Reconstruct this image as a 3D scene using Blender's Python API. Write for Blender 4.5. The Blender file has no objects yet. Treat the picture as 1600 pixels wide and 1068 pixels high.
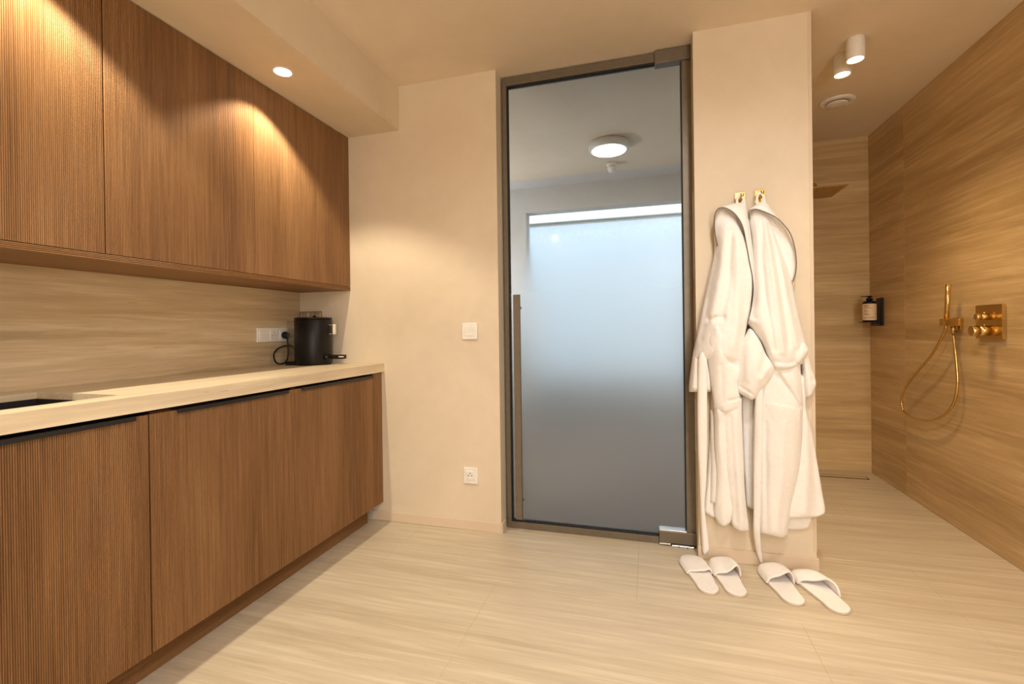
import bpy, bmesh, math, random
from mathutils import Vector, Matrix, noise

# ------------------------------------------------------------------ camera, world, lights, exposure
S = bpy.context.scene
COL = S.collection
CAM_H = 1.12
R_ = Vector((0.96069186, 0.2773088, -0.01307593))
U_ = Vector((0.01180465, 0.00625344, 0.99991077))
F_ = Vector((-0.27736583, 0.96076049, -0.0027341))
FPX = 738.86
cd = bpy.data.cameras.new('camera')
cam = bpy.data.objects.new('camera', cd); COL.objects.link(cam)
cam.matrix_world = Matrix(((R_.x, U_.x, -F_.x, 0), (R_.y, U_.y, -F_.y, 0), (R_.z, U_.z, -F_.z, CAM_H), (0, 0, 0, 1)))
cd.sensor_width = 36.0; cd.lens = FPX / 1600 * 36.0
cd.shift_y = -17.66 / 1600
cd.clip_start = 0.02
S.camera = cam

w = bpy.data.worlds.new('world'); S.world = w; w.use_nodes = True
w.node_tree.nodes['Background'].inputs[0].default_value = (1.0, 0.86, 0.7, 1)
w.node_tree.nodes['Background'].inputs[1].default_value = 0.05

S.view_settings.view_transform = 'Standard'; S.view_settings.look = 'None'
S.view_settings.gamma = 1.0; S.view_settings.use_curve_mapping = False
S.view_settings.exposure = 0.66
S.cycles.sample_clamp_indirect = 4.0
S.cycles.caustics_refractive = False
S.cycles.caustics_reflective = False
S.cycles.max_bounces = 10
S.cycles.diffuse_bounces = 6
S.cycles.use_denoising = True

WARM = (1.0, 0.85, 0.61)
ROOMC = (1.0, 0.98, 0.95)
SHOW = (1.0, 0.68, 0.31)
DAY = (0.70, 0.86, 1.0)

def spot(name, loc, power, col, angle, blend, radius, target=None):
    l = bpy.data.lights.new(name, 'SPOT'); l.energy = power; l.color = col
    l.spot_size = math.radians(angle); l.spot_blend = blend; l.shadow_soft_size = radius
    o = bpy.data.objects.new(name, l); COL.objects.link(o); o.location = loc
    if target:
        o.rotation_euler = (Vector(target) - Vector(loc)).to_track_quat('-Z', 'Y').to_euler()
    return o

def area(name, loc, target, power, col, sx, sy):
    l = bpy.data.lights.new(name, 'AREA'); l.energy = power; l.color = col
    l.shape = 'RECTANGLE'; l.size = sx; l.size_y = sy
    o = bpy.data.objects.new(name, l); COL.objects.link(o); o.location = loc
    o.rotation_euler = (Vector(target) - Vector(loc)).to_track_quat('-Z', 'Y').to_euler()
    return o

for yy in (1.763, 0.90, 0.04, -0.82, -1.68):                      # row of soffit downlights
    spot('soffit_spot_light', (-1.565, yy, 2.276), 24, WARM, 112, 0.35, 0.014)
for xx, yy in ((0.42, 1.15), (0.58, -0.20), (0.80, -1.40), (-1.40, -2.05)):   # recessed lights of the main ceiling
    spot('ceiling_spot_light', (xx, yy, 2.53), 46, ROOMC, 172, 0.8, 0.05)
SP1 = (1.008, 2.752); SP2 = (1.001, 2.897)
for xx, yy in (SP1, SP2):
    spot('shower_spot_light', (xx, yy, 2.425), 19, SHOW, 100, 1.0, 0.03)
hl = bpy.data.lights.new('hall_fill_light', 'POINT'); hl.energy = 16; hl.color = (0.93, 0.95, 1.0); hl.shadow_soft_size = 0.08  # added unseen fill to brighten the hall, stands for no fixture
ho_ = bpy.data.objects.new('hall_fill_light', hl); COL.objects.link(ho_); ho_.location = (-1.75, 3.9, 1.5)
area('rear_fill_light', (1.10, -2.25, 1.45), (-0.6, 2.4, 1.35), 48, (1.0, 0.98, 0.96), 0.8, 1.9)  # added soft fill behind the camera, lifts walls and robes
spot('shower_entry_light', (0.92, 1.75, 2.52), 15, SHOW, 96, 1.0, 0.05)

# ------------------------------------------------------------------ helpers
rnd = random.Random(5)

def MAT(name):
    m = bpy.data.materials.new(name); m.use_nodes = True
    nt = m.node_tree; b = nt.nodes['Principled BSDF']
    return m, nt, b

def N(nt, typ, **kw):
    n = nt.nodes.new(typ)
    for k, v in kw.items():
        if k in n.inputs.keys(): n.inputs[k].default_value = v
        else: setattr(n, k, v)
    return n

def ramp(nt, fac, stops):
    r = nt.nodes.new('ShaderNodeValToRGB'); e = r.color_ramp.elements
    while len(e) < len(stops): e.new(0.5)
    for i, (p, c) in enumerate(stops):
        e[i].position = p; e[i].color = (*c, 1) if len(c) == 3 else c
    nt.links.new(fac, r.inputs[0]); return r.outputs[0]

def mixc(nt, fac, a, b, mode='MIX'):
    n = nt.nodes.new('ShaderNodeMix'); n.data_type = 'RGBA'; n.blend_type = mode
    for i, v in ((0, fac), (6, a), (7, b)):
        if hasattr(v, 'links'): nt.links.new(v, n.inputs[i])
        else: n.inputs[i].default_value = v if i == 0 else (*v, 1)
    return n.outputs[2]

def coords(nt, scale, randomize=0.0):
    g = nt.nodes.new('ShaderNodeNewGeometry')
    vm = N(nt, 'ShaderNodeVectorMath', operation='MULTIPLY'); nt.links.new(g.outputs['Position'], vm.inputs[0]); vm.inputs[1].default_value = scale
    out = vm.outputs[0]
    if randomize:
        oi = nt.nodes.new('ShaderNodeObjectInfo')
        s = N(nt, 'ShaderNodeMath', operation='MULTIPLY'); nt.links.new(oi.outputs['Random'], s.inputs[0]); s.inputs[1].default_value = randomize
        ad = N(nt, 'ShaderNodeVectorMath', operation='ADD'); nt.links.new(out, ad.inputs[0]); nt.links.new(s.outputs[0], ad.inputs[1]); out = ad.outputs[0]
    return out

def tex(nt, vec, scale=1.0, detail=5.0, rough=0.55, dist=0.0):
    n = nt.nodes.new('ShaderNodeTexNoise'); n.inputs['Scale'].default_value = scale; n.inputs['Detail'].default_value = detail
    n.inputs['Roughness'].default_value = rough; n.inputs['Distortion'].default_value = dist
    nt.links.new(vec, n.inputs['Vector']); return n.outputs['Fac']

def bump(nt, b, h, strength, distance):
    bm_ = nt.nodes.new('ShaderNodeBump'); bm_.inputs['Strength'].default_value = strength; bm_.inputs['Distance'].default_value = distance
    nt.links.new(h, bm_.inputs['Height']); nt.links.new(bm_.outputs[0], b.inputs['Normal'])

def travertine(name, along, dark, mid, light, rough=0.4, randomize=40.0, contrast=0.13, spec=0.4, across=7.0):
    m, nt, b = MAT(name)
    def sc(a, c): return tuple(a if i == 'xyz'.index(along) else c for i in range(3))
    n1 = tex(nt, coords(nt, sc(0.55, across), randomize), 1.0, 7, 0.62, 0.35)
    n2 = tex(nt, coords(nt, sc(2.2, 46.0), randomize * 1.7), 1.0, 6, 0.65, 0.25)
    n3 = tex(nt, coords(nt, sc(9.0, 60.0), randomize * 0.7), 1.0, 4, 0.7, 0.4)
    c1 = ramp(nt, n1, [(0.5 - contrast, dark), (0.5, mid), (0.5 + contrast, light)])
    c2 = ramp(nt, n2, [(0.36, tuple(v * 0.84 for v in mid)), (0.5, mid), (0.62, tuple(min(1, v * 1.1) for v in light))])
    c = mixc(nt, 0.42, c1, c2)
    pit = ramp(nt, n3, [(0.27, (0.72, 0.66, 0.6)), (0.36, (1, 1, 1))])
    c = mixc(nt, 0.55, c, pit, 'MULTIPLY')
    nt.links.new(c, b.inputs['Base Color'])
    b.inputs['Roughness'].default_value = rough; b.inputs['Specular IOR Level'].default_value = spec
    bump(nt, b, n2, 0.06, 0.002)
    return m

def plaster(name, a, c, rough=0.8, scale=1.6, spec=0.25):
    m, nt, b = MAT(name)
    n1 = tex(nt, coords(nt, (scale, scale, scale)), 1.0, 6, 0.6, 0.6)
    n2 = tex(nt, coords(nt, (14, 14, 14)), 1.0, 4, 0.6, 0.2)
    col = ramp(nt, n1, [(0.32, a), (0.66, c)])
    col = mixc(nt, 0.12, col, ramp(nt, n2, [(0.35, tuple(v * 0.9 for v in a)), (0.65, c)]))
    nt.links.new(col, b.inputs['Base Color']); b.inputs['Roughness'].default_value = rough
    b.inputs['Specular IOR Level'].default_value = spec
    bump(nt, b, n2, 0.08, 0.002)
    return m

def oak(name, along, dark, mid, light):
    m, nt, b = MAT(name)
    def sc(a, c): return tuple(a if i == 'xyz'.index(along) else c for i in range(3))
    n1 = tex(nt, coords(nt, sc(0.5, 5.0), 20), 1.0, 4, 0.55, 0.2)
    n2 = tex(nt, coords(nt, sc(3.0, 170.0), 30), 1.0, 4, 0.6, 0.0)
    n3 = tex(nt, coords(nt, sc(40.0, 900.0), 10), 1.0, 2, 0.5, 0.0)
    c = mixc(nt, 0.6, ramp(nt, n1, [(0.36, dark), (0.5, mid), (0.66, light)]), ramp(nt, n2, [(0.32, dark), (0.5, mid), (0.7, light)]))
    c = mixc(nt, 0.35, c, ramp(nt, n3, [(0.4, (0.72, 0.68, 0.62)), (0.55, (1, 1, 1))]), 'MULTIPLY')
    nt.links.new(c, b.inputs['Base Color']); b.inputs['Roughness'].default_value = 0.5
    b.inputs['Specular IOR Level'].default_value = 0.35
    bump(nt, b, n3, 0.12, 0.001)
    return m

def plain(name, col, rough=0.5, metal=0.0, spec=0.5, var=0.06, nscale=30.0, emit=None, estr=0.0):
    m, nt, b = MAT(name)
    n1 = tex(nt, coords(nt, (nscale,) * 3), 1.0, 3, 0.5)
    nt.links.new(ramp(nt, n1, [(0.3, tuple(v * (1 - var) for v in col)), (0.7, tuple(min(1, v * (1 + var)) for v in col))]), b.inputs['Base Color'])
    b.inputs['Roughness'].default_value = rough; b.inputs['Metallic'].default_value = metal
    b.inputs['Specular IOR Level'].default_value = spec
    if emit:
        b.inputs['Emission Color'].default_value = (*emit, 1); b.inputs['Emission Strength'].default_value = estr
    return m

def terry(name, col):
    m, nt, b = MAT(name)
    v = coords(nt, (1, 1, 1))
    n1 = tex(nt, v, 420.0, 3, 0.7); n2 = tex(nt, v, 60.0, 4, 0.6)
    nt.links.new(ramp(nt, n2, [(0.3, tuple(x * 0.95 for x in col)), (0.7, col)]), b.inputs['Base Color'])
    b.inputs['Roughness'].default_value = 0.95; b.inputs['Specular IOR Level'].default_value = 0.1
    b.inputs['Sheen Weight'].default_value = 0.25; b.inputs['Sheen Roughness'].default_value = 0.6
    ad = N(nt, 'ShaderNodeMath', operation='ADD'); nt.links.new(n1, ad.inputs[0]); nt.links.new(n2, ad.inputs[1])
    bump(nt, b, ad.outputs[0], 0.35, 0.004)
    return m

M = {}
M['groutf'] = plain('floor_grout', (0.545, 0.465, 0.345), 0.7)
M['floor'] = travertine('floor_travertine', 'x', (0.455, 0.375, 0.265), (0.55, 0.47, 0.35), (0.64, 0.565, 0.435), 0.42, 0.0, 0.2, across=12.0)
M['tile'] = travertine('shower_travertine', 'y', (0.37, 0.245, 0.115), (0.53, 0.38, 0.20), (0.67, 0.51, 0.30), 0.35)
M['tile_x'] = travertine('shower_travertine_across', 'x', (0.44, 0.29, 0.125), (0.57, 0.40, 0.19), (0.68, 0.51, 0.27), 0.35)
M['splash'] = travertine('splashback_travertine', 'y', (0.33, 0.24, 0.13), (0.52, 0.40, 0.245), (0.66, 0.54, 0.37), 0.4, 0.0, 0.11)
M['worktop'] = travertine('worktop_travertine', 'y', (0.58, 0.46, 0.31), (0.70, 0.59, 0.42), (0.80, 0.70, 0.52), 0.4, 0.0)
M['grout'] = plain('grout', (0.70, 0.58, 0.42), 0.8)
M['wall'] = plaster('beige_microcement', (0.67, 0.57, 0.435), (0.74, 0.64, 0.50))
M['ceil'] = plaster('ceiling_plaster', (0.74, 0.64, 0.50), (0.80, 0.70, 0.56))
M['hallwall'] = plaster('grey_hall_plaster', (0.62, 0.62, 0.60), (0.70, 0.70, 0.69))
M['hallfloor'] = plaster('grey_hall_floor', (0.27, 0.215, 0.175), (0.33, 0.27, 0.225), 0.5)
M['skirt'] = plaster('baseboard_paint', (0.64, 0.52, 0.39), (0.70, 0.58, 0.44), 0.6)
M['oak'] = oak('fluted_oak', 'z', (0.138, 0.063, 0.021), (0.232, 0.114, 0.042), (0.340, 0.183, 0.076))
M['oak_h'] = oak('oak_along', 'y', (0.138, 0.063, 0.021), (0.215, 0.105, 0.039), (0.305, 0.163, 0.068))
M['black'] = plain('black_metal', (0.012, 0.012, 0.013), 0.42)
M['blackbody'] = plain('black_shell', (0.006, 0.0055, 0.0055), 0.42, spec=0.3)
M['gap'] = plain('dark_gap', (0.02, 0.012, 0.008), 0.9)
M['sink'] = plain('black_composite_sink', (0.014, 0.013, 0.013), 0.55)
M['white'] = plain('white_plastic', (0.82, 0.80, 0.75), 0.35)
M['whitelamp'] = plain('white_lacquer', (0.83, 0.80, 0.76), 0.5)
M['brass'] = plain('brushed_brass', (0.70, 0.49, 0.19), 0.2, 1.0, nscale=12)
M['brassdark'] = plain('shaded_brass_nozzles', (0.30, 0.19, 0.07), 0.5, 0.6)
M['bronze'] = plain('bronze_frame', (0.185, 0.155, 0.115), 0.45, 0.5)
M['seal'] = plain('black_rubber', (0.01, 0.01, 0.011), 0.7)
M['alu'] = plain('aluminium', (0.72, 0.70, 0.68), 0.3, 0.9)
M['cream'] = plain('cream_grip', (0.75, 0.68, 0.58), 0.4)
M['label'] = plain('cream_paper_label', (0.80, 0.62, 0.42), 0.7)
M['ink'] = plain('label_ink', (0.20, 0.08, 0.03), 0.8)
M['terry'] = terry('white_terry', (0.91, 0.885, 0.85))
M['terrysl'] = terry('white_slipper_terry', (0.88, 0.845, 0.82))
M['pipe'] = plain('dark_piping', (0.13, 0.085, 0.07), 0.8)
M['solem'] = plain('slipper_sole', (0.62, 0.52, 0.42), 0.8)
M['disc'] = plain('lamp_disc', (1, 0.95, 0.85), 0.5, emit=(1.0, 0.93, 0.80), estr=6.0)
M['disc2'] = plain('lamp_disc_shower', (1, 0.95, 0.85), 0.5, emit=(1.0, 0.88, 0.66), estr=5.0)
M['disc3'] = plain('lamp_disc_hall', (1, 0.97, 0.9), 0.5, emit=(1.0, 0.96, 0.88), estr=17.0)
M['pane'] = plain('lit_frosted_window', (0.8, 0.9, 1), 0.5, emit=(0.66, 0.84, 1.0), estr=0.33)
M['skylight'] = plain('lit_skylight', (0.85, 0.93, 1), 0.5, emit=(0.82, 0.92, 1.0), estr=0.60)
M['sachet'] = plain('paper_sachets', (0.62, 0.46, 0.30), 0.7, var=0.25, nscale=60)
M['sachet2'] = plain('white_paper_sachets', (0.78, 0.72, 0.64), 0.7, var=0.2, nscale=60)

def glassmat(name, col, rough, ior=1.45):
    m, nt, b = MAT(name)
    b.inputs['Base Color'].default_value = (*col, 1); b.inputs['Roughness'].default_value = rough
    b.inputs['Transmission Weight'].default_value = 1.0; b.inputs['IOR'].default_value = ior
    return m, nt, b
m = bpy.data.materials.new('clear_acrylic'); m.use_nodes = True; nt = m.node_tree; nt.nodes.remove(nt.nodes['Principled BSDF'])
tr_ = nt.nodes.new('ShaderNodeBsdfTransparent'); tr_.inputs[0].default_value = (0.90, 0.88, 0.85, 1)
gl_ = nt.nodes.new('ShaderNodeBsdfGlossy'); gl_.inputs['Roughness'].default_value = 0.08
mx_ = nt.nodes.new('ShaderNodeMixShader'); mx_.inputs[0].default_value = 0.07; nt.links.new(tr_.outputs[0], mx_.inputs[1]); nt.links.new(gl_.outputs[0], mx_.inputs[2])
nt.links.new(mx_.outputs[0], nt.nodes['Material Output'].inputs[0]); M['clear'] = m
m, nt, b = glassmat('etched_door_glass', (0.86, 0.87, 0.86), 0.4)
g = nt.nodes.new('ShaderNodeNewGeometry'); sx = nt.nodes.new('ShaderNodeSeparateXYZ'); nt.links.new(g.outputs['Position'], sx.inputs[0])
mr = nt.nodes.new('ShaderNodeMapRange'); mr.inputs['From Min'].default_value = 1.15; mr.inputs['From Max'].default_value = 1.75
mr.inputs['To Min'].default_value = 0.34; mr.inputs['To Max'].default_value = 0.02; mr.interpolation_type = 'SMOOTHSTEP'
nt.links.new(sx.outputs['Z'], mr.inputs['Value']); nt.links.new(mr.outputs[0], b.inputs['Roughness'])
M['glass'] = m

class MB:
    """collects primitives into one mesh"""
    def __init__(s): s.v = []; s.f = []; s.sm = []
    def add(s, vs, fs, smooth=False):
        o = len(s.v); s.v += [tuple(v) for v in vs]; s.f += [tuple(i + o for i in f) for f in fs]; s.sm += [smooth] * len(fs); return s
    def box(s, x0, x1, y0, y1, z0, z1, bev=0.0, seg=2):
        if bev <= 0:
            return s.add([(x, y, z) for x in (x0, x1) for y in (y0, y1) for z in (z0, z1)],
                         [(0, 1, 3, 2), (4, 6, 7, 5), (0, 4, 5, 1), (2, 3, 7, 6), (0, 2, 6, 4), (1, 5, 7, 3)])
        bm = bmesh.new(); bmesh.ops.create_cube(bm, size=1.0)
        for v in bm.verts: v.co = Vector(((x0 + x1) / 2 + v.co.x * (x1 - x0), (y0 + y1) / 2 + v.co.y * (y1 - y0), (z0 + z1) / 2 + v.co.z * (z1 - z0)))
        bmesh.ops.bevel(bm, geom=bm.edges[:], offset=bev, segments=seg, profile=0.5, affect='EDGES')
        s.add([v.co[:] for v in bm.verts], [[v.index for v in f.verts] for f in bm.faces], False); bm.free(); return s
    def ring(s, pts_list, cap=True, smooth=True, closed=True):
        n = len(pts_list[0]); vs = [p for r in pts_list for p in r]; fs = []
        for i in range(len(pts_list) - 1):
            for j in range(n if closed else n - 1):
                fs.append((i * n + j, i * n + (j + 1) % n, (i + 1) * n + (j + 1) % n, (i + 1) * n + j))
        s.add(vs, fs, smooth)
        if cap:
            s.add(pts_list[0], [tuple(range(n))[::-1]]); s.add(pts_list[-1], [tuple(range(n))])
        return s
    def cyl(s, p0, p1, r0, r1=None, n=28, cap=True):
        r1 = r0 if r1 is None else r1
        p0 = Vector(p0); p1 = Vector(p1); d = (p1 - p0).normalized()
        a = d.orthogonal().normalized(); b_ = d.cross(a)
        return s.ring([[p + (a * math.cos(t) + b_ * math.sin(t)) * r for t in [2 * math.pi * k / n for k in range(n)]] for p, r in ((p0, r0), (p1, r1))], cap)
    def lathe(s, c, prof, n=40, axis=(0, 0, 1), cap=True):
        d = Vector(axis).normalized(); a = d.orthogonal().normalized(); b_ = d.cross(a); c = Vector(c)
        return s.ring([[c + d * h + (a * math.cos(t) + b_ * math.sin(t)) * r for t in [2 * math.pi * k / n for k in range(n)]] for r, h in prof], cap)
    def tube(s, pts, r, n=10, cap=True):
        pts = [Vector(p) for p in pts]; rings = []; prev = None
        for i, p in enumerate(pts):
            d = (pts[min(i + 1, len(pts) - 1)] - pts[max(i - 1, 0)]).normalized()
            a = d.orthogonal().normalized() if prev is None else (prev - d * prev.dot(d)).normalized()
            prev = a; b_ = d.cross(a); rr = r(i / (len(pts) - 1)) if callable(r) else r
            rings.append([p + (a * math.cos(t) + b_ * math.sin(t)) * rr for t in [2 * math.pi * k / n for k in range(n)]])
        return s.ring(rings, cap)
    def build(s, name, mat, parent=None, origin=None):
        me = bpy.data.meshes.new(name); o = Vector(origin) if origin else Vector((0, 0, 0))
        me.from_pydata([tuple(Vector(v) - o) for v in s.v], [], s.f)
        me.polygons.foreach_set('use_smooth', s.sm); me.update()
        bm = bmesh.new(); bm.from_mesh(me); bmesh.ops.remove_doubles(bm, verts=bm.verts, dist=1e-6)
        bmesh.ops.recalc_face_normals(bm, faces=bm.faces); bm.to_mesh(me); bm.free()
        me.materials.append(M[mat] if isinstance(mat, str) else mat)
        ob = bpy.data.objects.new(name, me); COL.objects.link(ob)
        if parent is not None:
            ob.parent = parent; ob.location = o - world_loc(parent)
        else: ob.location = o
        return ob

def world_loc(o):
    l = Vector(o.location)
    while o.parent: o = o.parent; l += Vector(o.location)
    return l

def thing(name, label, cat, loc=(0, 0, 0), group=None):
    o = bpy.data.objects.new(name, None); COL.objects.link(o); o.empty_display_size = 0.05
    o.location = loc; o['label'] = label; o['category'] = cat
    if group: o['group'] = group
    return o

def tag(o, label, cat, group=None):
    o['label'] = label; o['category'] = cat
    if group: o['group'] = group
    return o

def struct(name, mb, mat, label=None):
    o = mb.build(name, mat); o['kind'] = 'structure'
    if label: o['label'] = label
    return o

def spline(pts, n):
    """Catmull-Rom through pts (tuples), n samples, chord parametrised"""
    P = [Vector(p) for p in pts]
    if len(P) == 1: return [P[0].copy() for _ in range(n)]
    if len(P) == 2: return [P[0].lerp(P[1], i / (n - 1)) for i in range(n)]
    L = [0.0]
    for a, b_ in zip(P, P[1:]): L.append(L[-1] + max((b_ - a).length, 1e-5))
    out = []; T = L[-1]
    def tan(i):
        if i == 0: return (P[1] - P[0]) / (L[1] - L[0])
        if i == len(P) - 1: return (P[-1] - P[-2]) / (L[-1] - L[-2])
        return (P[i + 1] - P[i - 1]) / (L[i + 1] - L[i - 1])
    k = 0
    for i in range(n):
        t = T * i / (n - 1)
        while k < len(P) - 2 and t > L[k + 1]: k += 1
        h = L[k + 1] - L[k]; u = (t - L[k]) / h
        out.append(P[k] * (2 * u**3 - 3 * u**2 + 1) + tan(k) * h * (u**3 - 2 * u**2 + u) + P[k + 1] * (-2 * u**3 + 3 * u**2) + tan(k + 1) * h * (u**3 - u**2))
    return out

def at(px, py, Y):
    """point of the vertical plane y = Y seen at photograph position (px, py)"""
    d = F_ + R_ * ((px - 800) / FPX) - U_ * ((py - 534 + 17.66) / FPX)
    t = Y / d.y
    return Vector((d.x * t, Y, CAM_H + d.z * t))

# ------------------------------------------------------------------ the room
C = 2.546; YB = 2.480; YP = 2.4485; YD = 2.566; YS = 4.190
XW = -2.0963; XR = 1.612; XA = -0.7915; X1 = 0.2217; X2 = 0.7235
XU = -1.7293; XB = -1.5234; XC = -1.5059; ZS = 2.2904; XS = -1.3864; YF = -2.3

fl = struct('floor', MB().box(XW - 0.2, XR + 0.2, YF - 0.2, YS + 0.2, -0.12, -0.0012), 'groutf')
JX = 0.0010
def tile_obj(name, mat, parent, bx, cache={}):
    (x0, x1, y0, y1, z0, z1) = bx
    key = (name, mat, round(x1 - x0, 4), round(y1 - y0, 4), round(z1 - z0, 4))
    c = Vector(((x0 + x1) / 2, (y0 + y1) / 2, (z0 + z1) / 2))
    if key not in cache:
        o = MB().box(x0, x1, y0, y1, z0, z1, 0.0008, 1).build(name, mat, parent, c); cache[key] = o.data; return o
    o = bpy.data.objects.new(name, cache[key]); COL.objects.link(o); o.parent = parent; o.location = c - world_loc(parent); return o

rows = [YF + 0.0] + [-2.2, -1.6, -1.0, -0.4, 0.2, 0.8, 1.4, 2.0, 2.6, 3.2, 3.8, YS]
offs = [0.54, -0.06, 0.54, -0.06, 0.54, -0.06, 0.54, 0.54, -0.06, 0.54, -0.06, 0.54]
for k in range(len(rows) - 1):
    y0, y1 = rows[k], rows[k + 1]
    if k == 0: continue
    xs = [XW]
    x = offs[k] - 2.4 - 1.2
    while x < XR:
        if x > XW + 0.02: xs.append(x)
        x += 1.2
    xs.append(XR)
    for xa, xb in zip(xs, xs[1:]):
        if y0 >= YB - 0.01 and xb < X1 + 0.2: continue
        xa2 = max(xa, X2) if y0 >= YB + 0.1 else xa
        if xb - xa2 < 0.03: continue
        tile_obj('floor_tile', 'floor', fl, (xa2 + JX, xb - JX, y0 + JX, y1 - JX, -0.012, 0.0))
# floor of the hall beyond the door
struct('floor_hall', MB().box(-2.2, 0.62, YD + 0.03, 6.4, -0.1, 0.0), 'hallfloor')

struct('wall_left', MB().box(XW - 0.15, XW - 0.012, YF, YB + 0.1, 0, C), 'wall')
struct('wall_back', MB().box(XW - 0.15, XA, YB, YD + 0.05, 0, C), 'wall')
wp = struct('wall_middle', MB().box(X1, X2, YP, YP + 0.3, 0, C).box(0.60, X2, YP + 0.3, YS, 0, C), 'wall')
struct('wall_front', MB().box(XW - 0.15, XR + 0.15, YF - 0.15, YF, 0, C), 'wall')
struct('trim_1', MB().box(X2 - 0.012, X2 + 0.0015, YP - 0.0015, YP + 0.012, 0.085, C), 'skirt')

# right wall and shower back wall, clad with large travertine tiles
wr = struct('wall_right', MB().box(XR + 0.0014, XR + 0.15, YF, YS + 0.15, 0, C), 'grout')
hz = [0.0, 0.415, 1.018, 1.615, 2.215, C]
ys = [YS, 3.685, 2.485, 1.285, 0.085, -1.115, YF]
for a, b_ in zip(ys, ys[1:]):
    for z0, z1 in zip(hz, hz[1:]):
        tile_obj('wall_tile', 'tile', wr, (XR, XR + 0.014, b_ + JX, a - JX, z0 + JX, z1 - JX))
ws = struct('wall_shower', MB().box(X2 - 0.1, XR + 0.15, YS + 0.0014, YS + 0.15, 0, C), 'grout')
for z0, z1 in zip(hz, hz[1:]):
    tile_obj('wall_tile', 'tile_x', ws, (X2, XR, YS, YS + 0.014, z0 + JX, z1 - JX))

ce = struct('ceiling', MB().box(XW - 0.2, XR + 0.2, YF - 0.2, YS + 0.2, C, C + 0.12), 'ceil')
MB().box(XW, XS, YF, YB, ZS, C).build('soffit', 'wall', ce)

# baseboards
struct('baseboard_left', MB().box(-1.60, XA, YB - 0.010, YB + 0.001, 0, 0.056, 0.002, 1).box(XA + 0.0004, XA + 0.0098, YB - 0.0096, YD - 0.03, 0, 0.0555, 0.002, 1), 'skirt')
struct('baseboard_middle', MB().box(X1 - 0.004, X2 + 0.008, YP - 0.010, YP + 0.001, 0, 0.062, 0.002, 1).box(X2 + 0.0004, X2 + 0.0075, YP + 0.002, YP + 0.4, 0, 0.0615, 0.002, 1), 'skirt')

# ------------------------------------------------------------------ hall beyond the glass door
struct('wall_hall_left', MB().box(-2.3, -2.1, YD + 0.05, 6.4, 0, C), 'hallwall')
struct('wall_hall_right', MB().box(0.58, 0.5995, YP + 0.3, YS + 0.2, 0, C).box(0.58, 0.70, YS + 0.2, 6.4, 0, C), 'hallwall')
struct('wall_hall_jamb', MB().box(-2.1, -1.18, 4.66, 4.80, 0, 2.2995), 'hallwall')
struct('trim_2', MB().box(-2.1, 0.58, 4.66, 4.80, 2.30, C), 'hallwall')
struct('ceiling_hall', MB().box(-2.2, 0.62, YS + 0.2, 6.4, C, C + 0.12), 'hallwall')
wf = struct('wall_hall_end', MB().box(-2.1, -1.96, 6.2, 6.4, 0, C).box(0.54, 0.58, 6.2, 6.4, 0, C).box(-1.96, 0.54, 6.2, 6.4, 2.515, C).box(-1.96, 0.54, 6.2, 6.4, 0, 0.45), 'hallwall')
wn = struct('window_1', MB().box(-1.96, -1.93, 6.22, 6.28, 0.45, 2.515).box(0.51, 0.54, 6.22, 6.28, 0.45, 2.515).box(-1.93, 0.51, 6.22, 6.28, 2.495, 2.515).box(-1.93, 0.51, 6.22, 6.28, 0.45, 0.48), 'white')
MB().box(-1.93, 0.51, 6.24, 6.26, 0.48, 2.495).build('pane', 'pane', wn)
wn = struct('window_2', MB().box(-1.96, -1.93, 4.82, 6.19, C - 0.022, C - 0.001).box(0.53, 0.56, 4.82, 6.19, C - 0.022, C - 0.001).box(-1.93, 0.53, 4.82, 4.85, C - 0.022, C - 0.001).box(-1.93, 0.53, 6.16, 6.19, C - 0.022, C - 0.001), 'white')
MB().box(-1.93, 0.53, 4.85, 6.16, C - 0.016, C - 0.008).build('pane', 'skylight', wn)

t = thing('ceiling_lamp', 'round white ceiling lamp glowing behind the top of the glass door', 'lamp', (-0.277, 3.72, C))
MB().lathe((-0.277, 3.72, C), [(0.135, 0), (0.150, -0.004), (0.156, -0.03), (0.150, -0.055), (0.132, -0.060)], 48).build('lamp_body', 'whitelamp', t)
MB().lathe((-0.277, 3.72, C), [(0.128, -0.0605), (0.128, -0.064), (0.118, -0.066)], 48).build('diffuser', 'disc3', t)
t = thing('motion_sensor', 'small white sensor on the hall ceiling behind the round lamp', 'sensor', (-0.29, 4.18, C))
MB().lathe((-0.29, 4.18, C), [(0.045, 0), (0.045, -0.02), (0.03, -0.025)], 24).build('base', 'whitelamp', t)
MB().lathe((-0.29, 4.18, C), [(0.032, -0.024), (0.036, -0.05), (0.026, -0.075), (0.01, -0.082)], 24).build('lens', 'whitelamp', t)

# ------------------------------------------------------------------ glass door
FX0, FX1 = XA + 0.010, X1 - 0.0005
ZT = 2.536
dr = thing('door_1', 'tall etched glass pivot door in a bronze frame', 'door', (-0.28, YD, 0))
dr['kind'] = 'structure'
FW = 0.026
MB().box(FX0, FX0 + FW, YD - 0.006, YD + 0.05, 0, ZT, 0.001, 1).build('frame_jamb', 'bronze', dr)
MB().box(FX1 - 0.045, FX1, YD - 0.006, YD + 0.05, 0, ZT, 0.001, 1).build('frame_jamb', 'bronze', dr)
MB().box(FX0 + FW, FX1 - 0.045, YD - 0.006, YD + 0.05, ZT - 0.045, ZT, 0.001, 1).build('frame_head', 'bronze', dr)
MB().box(FX0 + FW, FX1 - 0.045, YD - 0.006, YD + 0.05, 0.0, 0.036, 0.001, 1).build('frame_sill', 'bronze', dr)
GX0, GX1, GZ0, GZ1 = FX0 + FW + 0.006, FX1 - 0.045 - 0.006, 0.044, ZT - 0.052
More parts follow.
